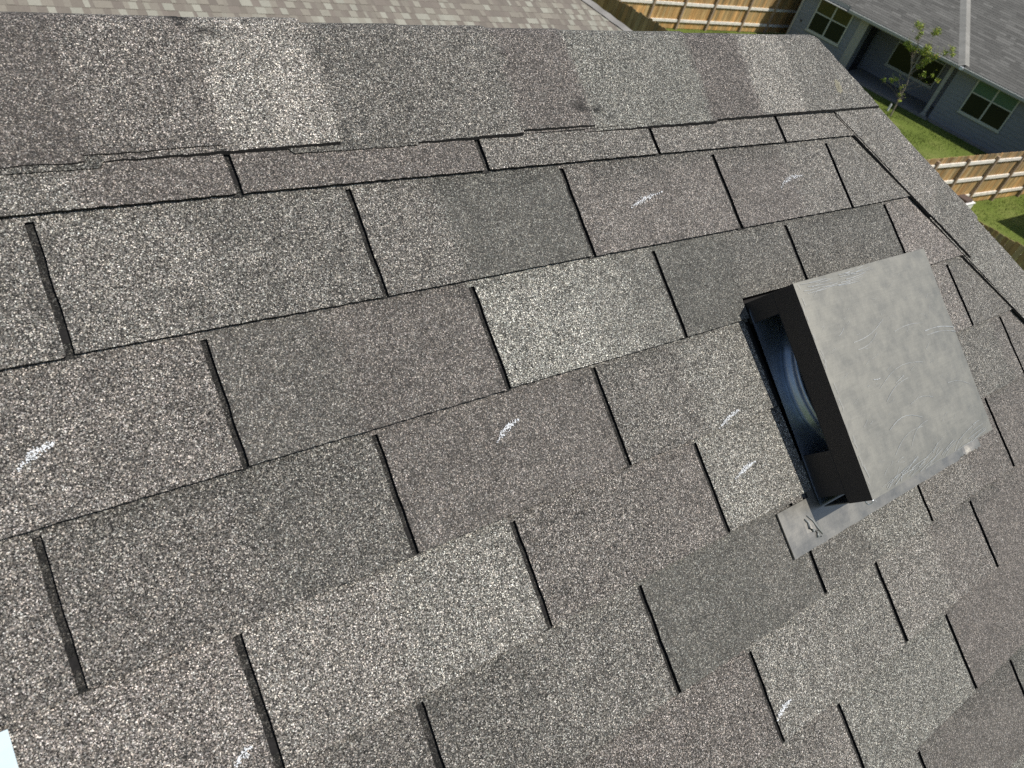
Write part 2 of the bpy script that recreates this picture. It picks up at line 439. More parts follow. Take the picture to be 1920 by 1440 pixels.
# hip
hp = MB()
tdir = (RM.to_3x3() @ Vector((.643, -.766, 0))).normalized()
l1 = (RM.to_3x3() @ Vector((-.766, -.643, 0))).normalized()
l2 = Vector((-l1.y, -l1.x, l1.z))
eh = (l1 - l2).normalized(); dh = (l1 + l2).normalized()
ah, bh = l1.dot(eh), l1.dot(dh)
apx = RM @ Vector(rl(uhip(APv), APv, 0))
HT = [(1.08, .4, .8), (1.12, .5, .8), (1.0, .3, .9), (1.12, .2, .8), (1.1, .3, .8), (1.05, .4, .8), (.92, .7, .8), (1.1, .3, .7), (.9, .5, .9), (1.1, .3, .8)]
tau = 0.13; k = 0; pieces = []
while tau < 3.2: pieces.append(tau); tau += .1385
for k, tau in enumerate(pieces):
    tt = HT[k % 10]
    low = [.0, .006, -.004, .003, .007, -.003, .001, .005, -.002, .002][k % 10]
    cap_strip(hp, apx, tdir, eh, dh, tau - .18 if k > 1 else max(0.0, tau-.2), tau + .1385*.0 + .13, .132, .013 if k == 0 else .012, .006 if k == 0 else .006, None) if False else None
# lower pieces lie under the ones above them: exposed end of each faces down the hip
for k in range(len(pieces)-1, -1, -1):
    tau = pieces[k]; tt = HT[k % 10]
    low = [.0, .003, -.002, .002, .004, -.001, .001, .003, -.001, .001][k % 10]
    cap_strip(hp, apx, tdir, eh, dh, max(0.0, tau - .17), tau + .1385, .132, .007, .0125, lambda a_, b_, tt=tt: (tt[0]/2, tt[1], tt[2], 1), a=(ah, bh), low=low, seed=40+k)
hip = hp.build('hip_cap', [GR, FELT], house, root_M)
# tar dab and scuffs
tb = MB()
random.seed(3)
for k in range(420):
    r_ = abs(random.gauss(0, .0055)); a_ = random.uniform(0, 6.28)
    u = 1.2235 + r_*math.cos(a_)*.9; v = .046 + r_*math.sin(a_)*1.3
    if r_ > .012: continue
    s = random.uniform(.0010, .0018)
    tb.poly([rl(u+s*math.cos(x+a_), v+s*math.sin(x+a_), .0128) for x in (0, 1.4, 3.1, 4.6)])
tb.build('sealant_dab', simple('dried_sealant', (.26, .24, .17), .6), ridge, Matrix.Identity(4))
# chalk marks
arcs = [[(-.2691,.3738),(-.2541,.3635),(-.2381,.3592)], [(.5669,.2229),(.5966,.2133),(.6422,.205)], [(.9378,.2262),(.973,.2123),(1.0101,.2105)],
 [(.2103,.4854),(.2302,.4727),(.2509,.4672)], [(.5812,.5702),(.6073,.5608),(.6355,.5557)], [(.5808,.6459),(.6061,.6389),(.6341,.6349)],
 [(.4958,.9648),(.5124,.9576),(.5335,.9538)], [(-.174,.6858),(-.1648,.6804),(-.157,.6768)]]
dens = [150, 190, 170, 170, 170, 200, 180, 80]
for (p0, p1, p2), nn in zip(arcs, dens):
    cm = MB()
    for k in range(nn):
        t = min(1, max(0, random.gauss(.55, .27)))
        # quadratic through the three points
        q = [p0[i]*(1-t)*(1-2*t) + p1[i]*4*t*(1-t) + p2[i]*t*(2*t-1) for i in (0, 1)]
        sp_ = .0006 + .0013*math.sin(math.pi*t)
        u = q[0] + random.gauss(0, sp_); v = q[1] + random.gauss(0, sp_)
        s = random.uniform(.0003, .0009); a_ = random.random()*6
        h = surf(u, v) + .0018
        cm.poly([rl(u+s*random.uniform(.6, 1.3)*math.cos(x+a_), v+s*random.uniform(.6, 1.3)*math.sin(x+a_), h+random.uniform(-.0002, .0002)) for x in (0, 1.3, 2.5, 3.8, 5)])
    cm.build('chalk_mark', CHALK, roof, Matrix.Identity(4))
# body of the house under the roof
bw = MB()
zE = (RM @ Vector(rl(0, EV, 0))).z
bw.box(ULEFT + .7, B1.x - .5, eF.y + .5, B1.y - .5, 0, zE + .12)
bw.build('wall', simple('tan_brick', (.30, .22, .16), .85, ns=20, amt=.2), house, HI)

# ------------------------------------------------------------------ roof vent
vent = empty('roof_vent', RM @ Vector(rl(.94, .57, 0)), 'black painted sheet metal roof vent hood with scratched top and open dark side', 'roof vent')
VM = Matrix.Translation(-(RM @ Vector(rl(.94, .57, 0)))) @ RM
def vent_metal(name, col, metal, rough):
    x, n, p = mat(name)
    tc = N(n, 'ShaderNodeTexCoord')
    z = N(n, 'ShaderNodeTexNoise', i_Scale=34.0, i_Detail=7.0, i_Roughness=.62, i_Distortion=.15); L(n, tc.outputs['Object'], z.inputs['Vector'])
    mp = N(n, 'ShaderNodeMapping'); mp.inputs['Scale'].default_value = (5, 60, 5); mp.inputs['Rotation'].default_value = (0, 0, .35); L(n, tc.outputs['Object'], mp.inputs[0])
    z2 = N(n, 'ShaderNodeTexNoise', i_Scale=7.0, i_Detail=4.0); L(n, mp.outputs[0], z2.inputs['Vector'])
    r1 = N(n, 'ShaderNodeMapRange', i_From_Min=.35, i_From_Max=.65, i_To_Min=.93, i_To_Max=1.06); L(n, z.outputs[0], r1.inputs[0])
    r2 = N(n, 'ShaderNodeMapRange', i_From_Min=.3, i_From_Max=.7, i_To_Min=.95, i_To_Max=1.05); L(n, z2.outputs[0], r2.inputs[0])
    mm = math_(n, 'MULTIPLY', r1.outputs[0], r2.outputs[0]); cc = N(n, 'ShaderNodeCombineColor')
    for k in range(3): L(n, mm, cc.inputs[k])
    L(n, mixc(n, 1.0, tuple(col), cc.outputs[0], 'MULTIPLY'), p.inputs['Base Color'])
    p.inputs['Metallic'].default_value = metal
    rr = N(n, 'ShaderNodeMapRange', i_From_Min=.35, i_From_Max=.65, i_To_Min=rough-.05, i_To_Max=rough+.05); L(n, z.outputs[0], rr.inputs[0]); L(n, rr.outputs[0], p.inputs['Roughness'])
    bp = N(n, 'ShaderNodeBump', i_Strength=.12, i_Distance=.004); L(n, z.outputs[0], bp.inputs['Height']); L(n, bp.outputs[0], p.inputs['Normal'])
    return x
HOOD = vent_metal('hood_metal', (.225, .220, .195), .75, .54)
HOOD_SHADED = vent_metal('hood_metal_shaded', (.03, .026, .025), .2, .5)  # same metal as the hood top, shade of the open side put into its colour
BRIGHT = simple('bare_metal', (.50, .50, .47), .4, metal=.7)
u0, u1, v0, v1, HH = .739, 1.138, .404, .742, .0985
def plate(mb, quad, nrm, th=.0013, c=None):
    """quad of local points, thickened along nrm"""
    A = [Vector(q) for q in quad]; nn = Vector(nrm)*th
    i = [mb.vert(q) for q in A] + [mb.vert(q - nn) for q in A]
    mb.face(0+i[0], i[1], i[2], i[3]); mb.face(i[7], i[6], i[5], i[4])
    for k in range(4): mb.face(i[k], i[k+4], i[(k+1) % 4+4], i[(k+1) % 4])
def lift(name, mb, mats, parent=vent, M=VM, bevel=0, smooth=False):
    o = mb.build(name, mats, parent, M, smooth)
    if bevel:
        b = o.modifiers.new('bevel', 'BEVEL'); b.width = bevel; b.segments = 2; b.limit_method = 'ANGLE'
    return o
top = MB()
nu, nv = 16, 14
ids = {}
for i in range(nu+1):
    for j in range(nv+1):
        u = u0 + (u1-u0)*i/nu; v = v0 + (v1-v0)*j/nv
        e = min(i, nu-i, j, nv-j)
        h = HH - (0.0012 if e == 0 else 0) + .0007*noise.noise(Vector((u*7, v*7, 2)))
        ids[i, j] = top.vert(rl(u, v, h))
for i in range(nu):
    for j in range(nv): top.face(ids[i, j], ids[i, j+1], ids[i+1, j+1], ids[i+1, j])
sc = top; top.mi = 1
random.seed(11)
def scratch(pts, w=.0005, h=HH+.0007):
    for a_, b_ in zip(pts[:-1], pts[1:]):
        a2, b2 = Vector(a_), Vector(b_); d = (b2-a2); nn = Vector((-d.y, d.x)).normalized()*w*random.uniform(.4, 1)
        sc.poly([rl(*(a2+nn), h), rl(*(b2+nn*.7), h), rl(*(b2-nn*.7), h), rl(*(a2-nn), h)])
def arc(p0, p1, bow, n=7, w=.0005):
    a2, b2 = Vector(p0), Vector(p1); d = b2-a2; nn = Vector((-d.y, d.x)).normalized()
    scratch([a2 + d*k/n + nn*bow*math.sin(math.pi*k/n)*1.0 for k in range(n+1)], w)
for (x, y, x2, y2, bow, w) in ((.831,.517,.93,.498,.006,.0006), (.835,.53,.90,.515,.005,.0005), (.95,.523,1.042,.526,-.004,.0004), (.854,.598,.998,.586,-.014,.0006), (.86,.62,.94,.60,-.006,.0005),
    (.839,.662,.939,.667,-.012,.0006), (.90,.60,.93,.594,0,.0007), (1.04,.54,1.136,.552,-.004,.0009), (1.04,.548,1.136,.56,-.004,.0006), (1.05,.635,1.12,.655,-.005,.0005),
    (.846,.581,.866,.583,.001,.0011), (.92,.64,.99,.645,-.006,.0004), (.80,.50,.82,.49,.001,.0006), (.83,.70,.93,.68,-.01,.0005), (.88,.70,.95,.675,-.008,.0004)):
    arc((x, y), (x2, y2), bow, w=w)
for k in range(26):      # scuffing along the upper and lower edges
    u = random.uniform(u0+.01, u0+.16); v = v0 + random.uniform(.004, .022); arc((u, v), (u+random.uniform(.02, .07), v+random.uniform(-.004, .004)), .001, 3, random.uniform(.0002, .0006))
for k in range(46):
    u = random.uniform(u0+.02, u1-.06); v = v1 - random.uniform(.002, .035)*random.random(); arc((u, v), (u+random.uniform(.015, .06), v-random.uniform(0, .014)), -.001, 3, random.uniform(.0002, .0006))
for k in range(26):
    v = random.uniform(v0, v1); u = u0+random.uniform(.001, .008); arc((u, v), (u+random.uniform(-.002, .004), v+random.uniform(.004, .02)), 0, 2, random.uniform(.0002, .0005))
for k in range(60):
    u = random.uniform(u0+.02, u1-.03); v = random.uniform(v0+.02, v1-.02); a_ = random.gauss(-.25, .3); l_ = random.uniform(.004, .02)
    arc((u, v), (u+l_*math.cos(a_), v+l_*math.sin(a_)), .0005, 2, random.uniform(.00012, .0003))
hood = lift('hood_top', top, [HOOD, BRIGHT], smooth=True)
# open side: folded frame with the lip under the top, two returns and the lower corner
fr = MB(); T_ = .0014
def vplate(va, vb, ha, hb, u=u0, th=T_):
    fr.box(u, u+th, -vb, -va, ha, hb)
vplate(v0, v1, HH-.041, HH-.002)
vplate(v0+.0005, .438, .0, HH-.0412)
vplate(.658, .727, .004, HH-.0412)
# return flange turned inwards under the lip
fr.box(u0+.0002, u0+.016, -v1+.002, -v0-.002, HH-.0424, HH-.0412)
lift('side_frame', fr, HOOD_SHADED, bevel=.0004)
sd = MB()
sd.box(u0+.002, u1-.001, -(v0+.0014), -v0, .0, HH-.0022)
sd.box(u0+.002, u1-.001, -v1, -(v1-.0014), .012, HH-.0022)
sd.box(u1-.0014, u1, -(v1-.0015), -(v0+.0015), .0, HH-.0022)
lift('side_panel', sd, HOOD)
# torn edge curls at the lower corner
cu = MB()
for (va, ua, l_) in ((.712, .742, .030), (.69, .741, .02), (.702, .745, .014)):
    pr = None
    for k in range(7):
        f = k/6
        a_ = cu.vert(rl(ua + .006*f + .02*f*f, va - .012*f, .022 + l_*f)); b_ = cu.vert(rl(ua + .004 + .012*f*(1-f), va + .010*(1-f)**1.5, .020 + l_*f*.9))
        if pr: cu.face(pr[0], pr[1], b_, a_)
        pr = (a_, b_)
lift('torn_metal', cu, GALV, smooth=True)
# flange lying on the shingles with a hole, lifted at its lower edge
fl = MB()
cu_, cv_, R0 = .893, .56, .128
fu0, fu1, fv0, fv1 = .640, 1.250, .30, .790
def fh(u, v):
    f = max(0, (v - .70)/.09)
    h = .0048 + .0032*f + .0012*noise.noise(Vector((u*13, v*13, 4)))*f
    h += .004*math.exp(-(((u-1.225)/.03)**2 + ((v-.785)/.02)**2)) - .003*math.exp(-(((u-1.19)/.012)**2 + ((v-.79)/.02)**2))
    h += .0022*math.exp(-(((u-.705)/.012)**2+((v-.765)/.012)**2))
    if v < .70: h = .0085 if u > .72 else .003
    return h
ring_in = []; ring_out = []
M_ = 96
pr = None
for k in range(M_+1):
    a_ = 2*math.pi*k/M_; c_, s_ = math.cos(a_), math.sin(a_)
    tmax = min(((.74+.0 if False else 1.13)-cu_)/c_ if c_ > 1e-6 else 9, (cu_-.7355)/-c_ if c_ < -1e-6 else 9, (.738-cv_)/s_ if s_ > 1e-6 else 9, (cv_-.408)/-s_ if s_ < -1e-6 else 9)
    # square border by supporting ray
    tm = abs(tmax)
    a1 = fl.vert(rl(cu_+R0*c_, cv_+R0*s_, .0088)); a2 = fl.vert(rl(cu_+tm*c_, cv_+tm*s_, .0088))
    if pr: fl.face(pr[0], a1, a2, pr[1])
    pr = (a1, a2)
flo = lift('inner_flange', fl, GALV)
fb = MB()
# exposed apron below the hood
nU, nV = 90, 16
gi = {}
for i in range(nU+1):
    for j in range(nV+1):
        u = fu0 + (fu1-fu0)*i/nU; v = .664 + (fv1-.664)*j/nV
        vv = v + (.0012*noise.noise(Vector((u*30, 0, 0))) if j == nV else 0)
        if j == nV and i > nU*.86: vv -= .004*abs(math.sin(i*1.3))
        gi[i, j] = fb.vert(rl(u, vv, fh(u, max(v, .701))))
for i in range(nU):
    for j in range(nV):
        u = fu0 + (fu1-fu0)*(i+.5)/nU; v = .664 + (fv1-.664)*(j+.5)/nV
        if v < .722 and u < .722: continue
        fb.face(gi[i, j], gi[i, j+1], gi[i+1, j+1], gi[i+1, j])
apron = lift('flange', fb, vent_metal('flange_metal', (.25, .24, .215), .75, .40))
sm = apron.modifiers.new('solid', 'SOLIDIFY'); sm.thickness = .0022; sm.offset = -1
# nail head ring, sealant squiggle
nh = MB(); ang = [2*math.pi*k/20 for k in range(21)]
nh.tube([rl(.862+.0115*math.cos(a_), .768+.0085*math.sin(a_), fh(.862, .768)+.0007) for a_ in ang], [.0008]*21, 5)
lift('nail_head', nh, GALV, apron, Matrix.Identity(4))
sq = MB()
random.seed(5)
pts = [(.692,.745),(.697,.752),(.694,.760),(.700,.766),(.708,.770),(.706,.777),(.714,.780)]
sq.tube([rl(a_, b_, fh(a_, b_)+.001) for a_, b_ in pts], [.0012,.0022,.0017,.0026,.0022,.0028,.001], 7)
pts = [(.70,.742),(.708,.752),(.712,.765),(.720,.778)]
sq.tube([rl(a_, b_, fh(a_, b_)+.0008) for a_, b_ in pts], [.0008,.0014,.0016,.0008], 6)
lift('sealant_bead', sq, simple('grey_sealant', (.22, .23, .22), .45), apron, Matrix.Identity(4), smooth=True)
# collar: pipe with rolled beads
pc = MB()
prof = [(R0+.004, .009), (R0+.006, .018), (R0+.001, .022), (R0+.001, .027), (R0+.006, .031), (R0+.004, .037), (R0-.001, .038), (R0-.004, .032), (R0-.004, -.35)]
prev = None
for k in range(97):
    a_ = 2*math.pi*k/96
    ring = [pc.vert(rl(cu_+r_*math.cos(a_), cv_+r_*math.sin(a_), z_)) for r_, z_ in prof]
    if prev:
        for q in range(len(prof)-1): pc.face(prev[q], prev[q+1], ring[q+1], ring[q])
    prev = ring
lift('pipe_collar', pc, GALV, smooth=True)

# ------------------------------------------------------------------ paper on the shingles at the left
pm = MB(); g = {}
for i in range(9):
    for j in range(11):
        u = -.3285 - .20*i/8 - .0015*j/10; v = .5765 + .27*j/10 - .003*i/8
        g[i, j] = pm.vert(rl(u + .3285, v - .5765, .0068 + .0015*noise.noise(Vector((u*9, v*9, 0)))))
for i in range(8):
    for j in range(10): pm.face(g[i, j], g[i+1, j], g[i+1, j+1], g[i, j+1])
paper = pm.build('paper_sheet', PAPER, None, RM @ Matrix.Translation(rl(-.3285, .5765, 0)))
s_ = paper.modifiers.new('solid', 'SOLIDIFY'); s_.thickness = .0009
tag(paper, 'corner of a white sheet lying on the shingles at the lower left edge', 'paper')

# ------------------------------------------------------------------ ground
gm, n, p = mat('lawn')
tc = N(n, 'ShaderNodeTexCoord')
a1 = N(n, 'ShaderNodeTexNoise', i_Scale=.55, i_Detail=6.0, i_Roughness=.6); L(n, tc.outputs['Object'], a1.inputs['Vector'])
a2 = N(n, 'ShaderNodeTexNoise', i_Scale=14.0, i_Detail=4.0, i_Roughness=.75); L(n, tc.outputs['Object'], a2.inputs['Vector'])
r1 = ramp(n, [(.3, (.085, .11, .025)), (.5, (.125, .165, .034)), (.7, (.185, .21, .06))]); L(n, a1.outputs[0], r1.inputs[0])
r2 = ramp(n, [(.3, .62), (.7, 1.3)]); L(n, a2.outputs[0], r2.inputs[0])
L(n, mixc(n, 1.0, r1.outputs[0], r2.outputs[0], 'MULTIPLY'), p.inputs['Base Color']); p.inputs['Roughness'].default_value = .9; p.inputs['Specular IOR Level'].default_value = .1
bp = N(n, 'ShaderNodeBump', i_Strength=.8, i_Distance=.06); L(n, a2.outputs[0], bp.inputs['Height']); L(n, bp.outputs[0], p.inputs['Normal'])
gd = MB(); gd.poly([(-400, -400, 0), (400, -400, 0), (400, 400, 0), (-400, 400, 0)])
tag(gd.build('ground', gm, None), kind='structure')
# short grass blades on the visible lawns
random.seed(21)
gb = MB()
def blades(x0, x1, y0, y1, n_):
    for k in range(n_):
        x = random.uniform(x0, x1); y = random.uniform(y0, y1)
        if noise.noise(Vector((x*.9, y*.9, 0))) < random.uniform(-.6, .5): continue
        h = random.uniform(.03, .08); a_ = random.random()*6.28; w = random.uniform(.006, .014)
        c = random.uniform(.7, 1.25); dx, dy = random.uniform(-.04, .04), random.uniform(-.04, .04)
        gb.poly([(x-w*math.cos(a_), y-w*math.sin(a_), 0), (x+w*math.cos(a_), y+w*math.sin(a_), 0), (x+dx, y+dy, h)], (c, c*random.uniform(.92, 1.05), c*.8, 1))
blades(26, 36.5, 9.3, 16, 22000); blades(24, 34, 18.5, 21.7, 9000); blades(26, 36, 4, 8.8, 12000)
tag(gb.build('grass', simple('grass_blades', (.15, .20, .045), .8, spec=.2, attr=True), None), kind='stuff')

# ------------------------------------------------------------------ fences
BOARD = simple('cedar_board', (.52, .325, .14), .8, spec=.2, ns=3.0, amt=.35, stretch=(5, 5, .7), attr=True)
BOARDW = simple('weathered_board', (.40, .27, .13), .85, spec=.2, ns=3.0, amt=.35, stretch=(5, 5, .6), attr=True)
RAIL = simple('pale_rail', (.80, .75, .67), .8, spec=.2, ns=9.0, amt=.2, bump=.002)
POST = simple('fence_post', (.36, .27, .19), .85, spec=.2, ns=8.0, amt=.25)
def fence(A, B, label, face, ht=1.85, posts=None, rails=(.33, .98, 1.6), bm=BOARD, rough_top=False, seed=1, post_h=1.78):
    """boards from A to B; face=+1 puts posts and rails on the left side of A->B"""
    rd = random.Random(seed)
    A = Vector((*A, 0)); B = Vector((*B, 0)); d = (B-A); Ln = d.length; d.normalize(); nn = Vector((-d.y, d.x, 0))*face
    root = empty('fence', A, label, 'fence')
    M = Matrix((( d.x, nn.x, 0, 0), (d.y, nn.y, 0, 0), (0, 0, 1, 0), (0, 0, 0, 1)))
    b = MB(); x = 0
    while x < Ln:
        w = .138; c = rd.uniform(.72, 1.22); cw = rd.uniform(.88, 1.1)
        h = ht + (rd.uniform(-.03, .03) if rough_top else rd.uniform(-.008, .008)); y = rd.uniform(-.003, .003)
        x1 = min(x+w, Ln)
        P = [(x, h-.014), (x+.025, h), (x1-.025, h), (x1, h-.014)]
        wt = rd.uniform(.45, .85)
        i0 = [b.vert((q[0], y, q[1]), (c*cw*(wt if q[1] > 1 else 1.1), c*(wt*1.08 if q[1] > 1 else 1.08), c/cw*(wt*1.25 if q[1] > 1 else 1), 1)) for q in [(x, .02), (x1, .02)] + P[::-1]]
        i1 = [b.vert((q[0], y-.016, q[1]), (c*cw, c, c/cw, 1)) for q in [(x, .02), (x1, .02)] + P[::-1]]
        b.face(*i0); b.face(*reversed(i1))
        for k in range(6): b.face(i0[k], i1[k], i1[(k+1) % 6], i0[(k+1) % 6])
        x += w + rd.uniform(.004, .009)
    b.build('boards', bm, root, M)
    if posts is None:
        posts = []; x = .05
        while x < Ln: posts.append(x); x += 2.05
    if rails:
        xs = [0] + posts + [Ln]
        for z in rails:
            for a_, b_ in zip(xs[:-1], xs[1:]):
                if b_ - a_ < .3: continue
                r_ = MB(); r_.box(a_+.05, b_-.05, .004, .045, z-.05+rd.uniform(-.01, .01), z+.05)
                r_.build('rail', RAIL, root, M)
        for x in posts:
            p_ = MB(); p_.box(x-.045, x+.045, .004, .094, 0, post_h + rd.uniform(-.02, .03))
            p_.build('post', POST, root, M)
    return root
fence((20.9, 21.85), (37.5, 21.66), 'sunlit cedar fence with pale rails behind the lawn left of the grey house', -1, posts=[.9, 2.75, 4.6, 6.35, 8.15, 10.35, 12.1, 14.1], seed=4)
fence((23.0, 9.28), (41.0, 8.45), 'cedar fence with pale rails running up to the right side of the grey house', -1, posts=[.2, 2.2, 4.05, 5.9, 7.75, 9.7, 11.7, 13.7, 15.7, 17.6], seed=9)
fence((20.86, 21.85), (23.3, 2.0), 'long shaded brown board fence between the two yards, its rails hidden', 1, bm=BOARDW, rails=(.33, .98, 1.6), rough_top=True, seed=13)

# ------------------------------------------------------------------ grey house: local x along the wall (rightwards), y into the house
HA = Vector((33.427, 20.86, 0)); hd = Vector((.19284, -.98123, 0)); hw = Vector((.98123, .19284, 0))
gh = empty('grey_house', HA, 'single storey grey-blue house with grey shingle roof, porch and white-framed windows behind the young tree', 'house')
HM = Matrix(((hd.x, hw.x, 0, 0), (hd.y, hw.y, 0, 0), (0, 0, 1, 0), (0, 0, 0, 1)))
SID = simple('slate_siding', (.22, .235, .255), .7, spec=.3, ns=2.0, amt=.12, stretch=(1, 1, 6))
TRIM = simple('grey_trim', (.33, .335, .31), .6, spec=.3, ns=5, amt=.08)
FRAME = simple('window_frame', (.46, .48, .42), .5)
GLASSD = simple('dark_glass', (.012, .016, .014), .12, spec=.25)
GLASSG = simple('screened_glass', (.09, .16, .10), .35, spec=.2)
CONC = simple('porch_concrete', (.22, .21, .20), .85, ns=6, amt=.15)
w = MB()
def siding(mb, xa, xb, y, z0, z1, side=0):
    z = z0
    while z < z1-.01:
        zt = min(z+.17, z1)
        if side == 0:
            mb.poly([(xa, y-.013, z), (xb, y-.013, z), (xb, y, zt), (xa, y, zt)]); mb.poly([(xa, y, z), (xb, y, z), (xb, y-.013, z), (xa, y-.013, z)])
        else:   # wall facing +-x at x=xa spanning y..xb
            s = side*.013
            mb.poly([(xa+s, y, z), (xa+s, xb, z), (xa, xb, zt), (xa, y, zt)]); mb.poly([(xa, y, z), (xa, xb, z), (xa+s, xb, z), (xa+s, y, z)])
        z = zt
ZW = 2.42
siding(w, 0.06, 2.64, 0, .12, ZW); siding(w, 6.98, 15.5, 0, .12, ZW+.1)
siding(w, 3.0, 6.98, 1.8, .12, ZW); siding(w, 3.0, 1.8, 0.02, .12, ZW, 1); siding(w, 6.975, 1.8, .02, .12, ZW, -1)
siding(w, 0.0, 9.0, .04, .12, ZW, -1)
w.box(0.02, 15.5, 1.86, 9, 0, ZW+.3); w.box(.02, 2.98, .015, 1.86, 0, ZW+.02); w.box(7.0, 15.5, .015, 1.86, 0, ZW+.1)
w.build('wall', SID, gh, HM)
sl_ = MB(); sl_.box(3.0, 6.98, -.12, 1.8, 0, .10); sl_.box(0, 2.99, -.03, .02, 0, .115); sl_.box(6.98, 15.5, -.03, .02, 0, .115)
sl_.build('porch_slab', CONC, gh, HM)
PT = simple('pale_trim', (.33, .33, .30), .6)
tr = MB(); tr.box(-.03, .07, -.03, .07, .05, ZW)
tr.build('corner_trim', PT, gh, HM)
tr = MB(); tr.box(2.64, 3.0, -.035, .03, .05, ZW)
tr.build('pilaster', PT, gh, HM)
po = MB(); po.box(6.68, 6.82, -.06, .08, .1, ZW-.1); po.box(6.64, 6.86, -.10, .12, .1, .2)
po.build('porch_post', TRIM, gh, HM)
def window(x0, x1, z0, z1, zr, y, cols=2, up=GLASSG, low=GLASSD):
    f = MB(); t = .055
    f.box(x0-t, x1+t, y-.045, y+.02, z0-t, z0); f.box(x0-t, x1+t, y-.045, y+.02, z1, z1+t)
    f.box(x0-t, x0, y-.045, y+.02, z0, z1); f.box(x1, x1+t, y-.045, y+.02, z0, z1)
    f.box(x0-t-.03, x1+t+.03, y-.06, y+.0, z0-t-.05, z0-t)
    ws = (x1-x0)/cols
    for k in range(1, cols): f.box(x0+k*ws-.03, x0+k*ws+.03, y-.04, y+.02, z0, z1)
    for k in range(cols): f.box(x0+k*ws+(.03 if k else 0), x0+(k+1)*ws-(.03 if k < cols-1 else 0), y-.038, y+.02, zr-.022, zr+.022)
    fo = f.build('window', FRAME, gh, HM)
    for k in range(cols):
        a_, b_ = x0+k*ws+.03*(k > 0), x0+(k+1)*ws-.03*(k < cols-1)
        g1 = MB(); g1.box(a_+.001, b_-.001, y-.028, y+.0, z0+.001, zr-.023); g1.build('pane', low, fo, Matrix.Identity(4))
        g2 = MB(); g2.box(a_+.001, b_-.001, y-.024, y+.0, zr+.023, z1-.001); g2.build('pane', up, fo, Matrix.Identity(4))
window(.75, 2.22, .93, 2.30, 1.62, 0, up=simple('brown_reflecting_glass', (.035, .033, .015), .12, spec=.6))
window(7.88, 9.48, .90, 2.42, 1.65, 0)
window(3.98, 6.05, .76, 2.2, 1.68, 1.8)
dr = MB(); dr.box(3.012, 3.03, .5, 1.4, .1, 2.1); dr.build('door', simple('dark_door', (.02, .02, .022), .5), gh, HM)
vt_ = MB(); vt_.box(.28, .36, -.03, -.013, 1.02, 1.10); vt_.build('dryer_outlet', simple('outlet_box', (.03, .03, .035), .6), gh, HM)
# roof slope: rises 0.5 per metre inwards from the eave
GRO = MB()
def zr_(y, y0, z0, k=.5): return z0 + k*(y-y0)
rd = random.Random(8)
def slope(mb, xa, xb, y0, z0, y1):
    row = .125; y = y0
    while y < y1:
        x = xa - rd.random()*.4
        while x < xb:
            wd = rd.uniform(.15, .8); c = rd.choice((.80, .88, .95, 1.0, 1.05, 1.22)) * rd.uniform(.95, 1.05)
            a_, b_ = max(x, xa), min(x+wd, xb)
            if b_ > a_:
                yb = min(y+row, y1)
                mb.poly([(a_, y, zr_(y, y0, z0)+.006), (b_, y, zr_(y, y0, z0)+.006), (b_, yb, zr_(yb, y0, z0)), (a_, yb, zr_(yb, y0, z0))], (c, c, c, 1))
                mb.poly([(a_, y, zr_(y, y0, z0)-.002), (b_, y, zr_(y, y0, z0)-.002), (b_, y, zr_(y, y0, z0)+.006), (a_, y, zr_(y, y0, z0)+.006)], (.5, .5, .5, 1))
            x += wd
        y += row
GS = simple('grey_shingle', (.128, .126, .117), .9, spec=.15, ns=25, amt=.18, attr=True)
Y0, Z0 = -.45, 2.37
slope(GRO, 2.12, 16, Y0, Z0, 6.2)
slope(GRO, -.45, 2.13, -.22, Z0+.04, 6.2)
GRO.poly([(-.45, 6.2, 5.6), (16, 6.2, 5.7), (16, 12.8, 2.3), (-.45, 12.8, 2.3)], (1, 1, 1, 1))
gro = GRO.build('roof', GS, gh, HM)
hb = MB()
ba, bb_ = Vector((7.16, -.46)), Vector((4.4, 3.85)); dd = (bb_-ba).normalized(); nd = Vector((-dd.y, dd.x))
def rp(q, h): return (q.x, q.y, zr_(q.y, Y0, Z0)+h)
n_ = 36
pr = None
for k in range(n_+1):
    q = ba + (bb_-ba)*k/n_
    sc_ = .012*(1 if k % 2 else 0)
    c = (1.0+.25*rd.random(),)*3+(1,)
    row_ = [hb.vert(rp(q-nd*.19, .003), c), hb.vert(rp(q-nd*.0, .07+sc_), c), hb.vert(rp(q+nd*.20, .003), c)]
    if pr:
        for j in range(2): hb.face(pr[j], row_[j], row_[j+1], pr[j+1])
    pr = row_
hb.build('hip_cap', simple('pale_hip_shingle', (.235, .23, .21), .9, spec=.15, ns=30, amt=.2, attr=True), gro, Matrix.Identity(4))
fa = MB(); fa.box(2.13, 7.08, Y0-.02, Y0+.03, Z0-.17, Z0-.01); fa.box(7.2, 16, Y0-.02, Y0+.03, Z0-.17, Z0-.01); fa.box(-.45, 2.1, -.25, -.2, Z0-.12, Z0+.03)
fa.build('fascia', TRIM, gh, HM)
gu = MB(); gu.box(2.14, 7.04, Y0-.10, Y0-.022, Z0-.13, Z0-.03); gu.box(7.22, 16, Y0-.10, Y0-.022, Z0-.13, Z0-.03)
gu.build('gutter', simple('grey_gutter', (.36, .37, .34), .5), gh, HM)
ge = MB(); ge.box(7.05, 7.19, Y0-.11, Y0-.015, Z0-.14, Z0-.03); ge.build('gutter_end', simple('white_cap', (.75, .78, .82), .5), gh, HM)
so_ = MB(); so_.box(-.45, 16, Y0+.03, 0.0, Z0-.16, Z0-.14); so_.box(2.98, 7.0, 0, 1.86, Z0-.07, Z0-.05)
so_.build('soffit', TRIM, gh, HM)

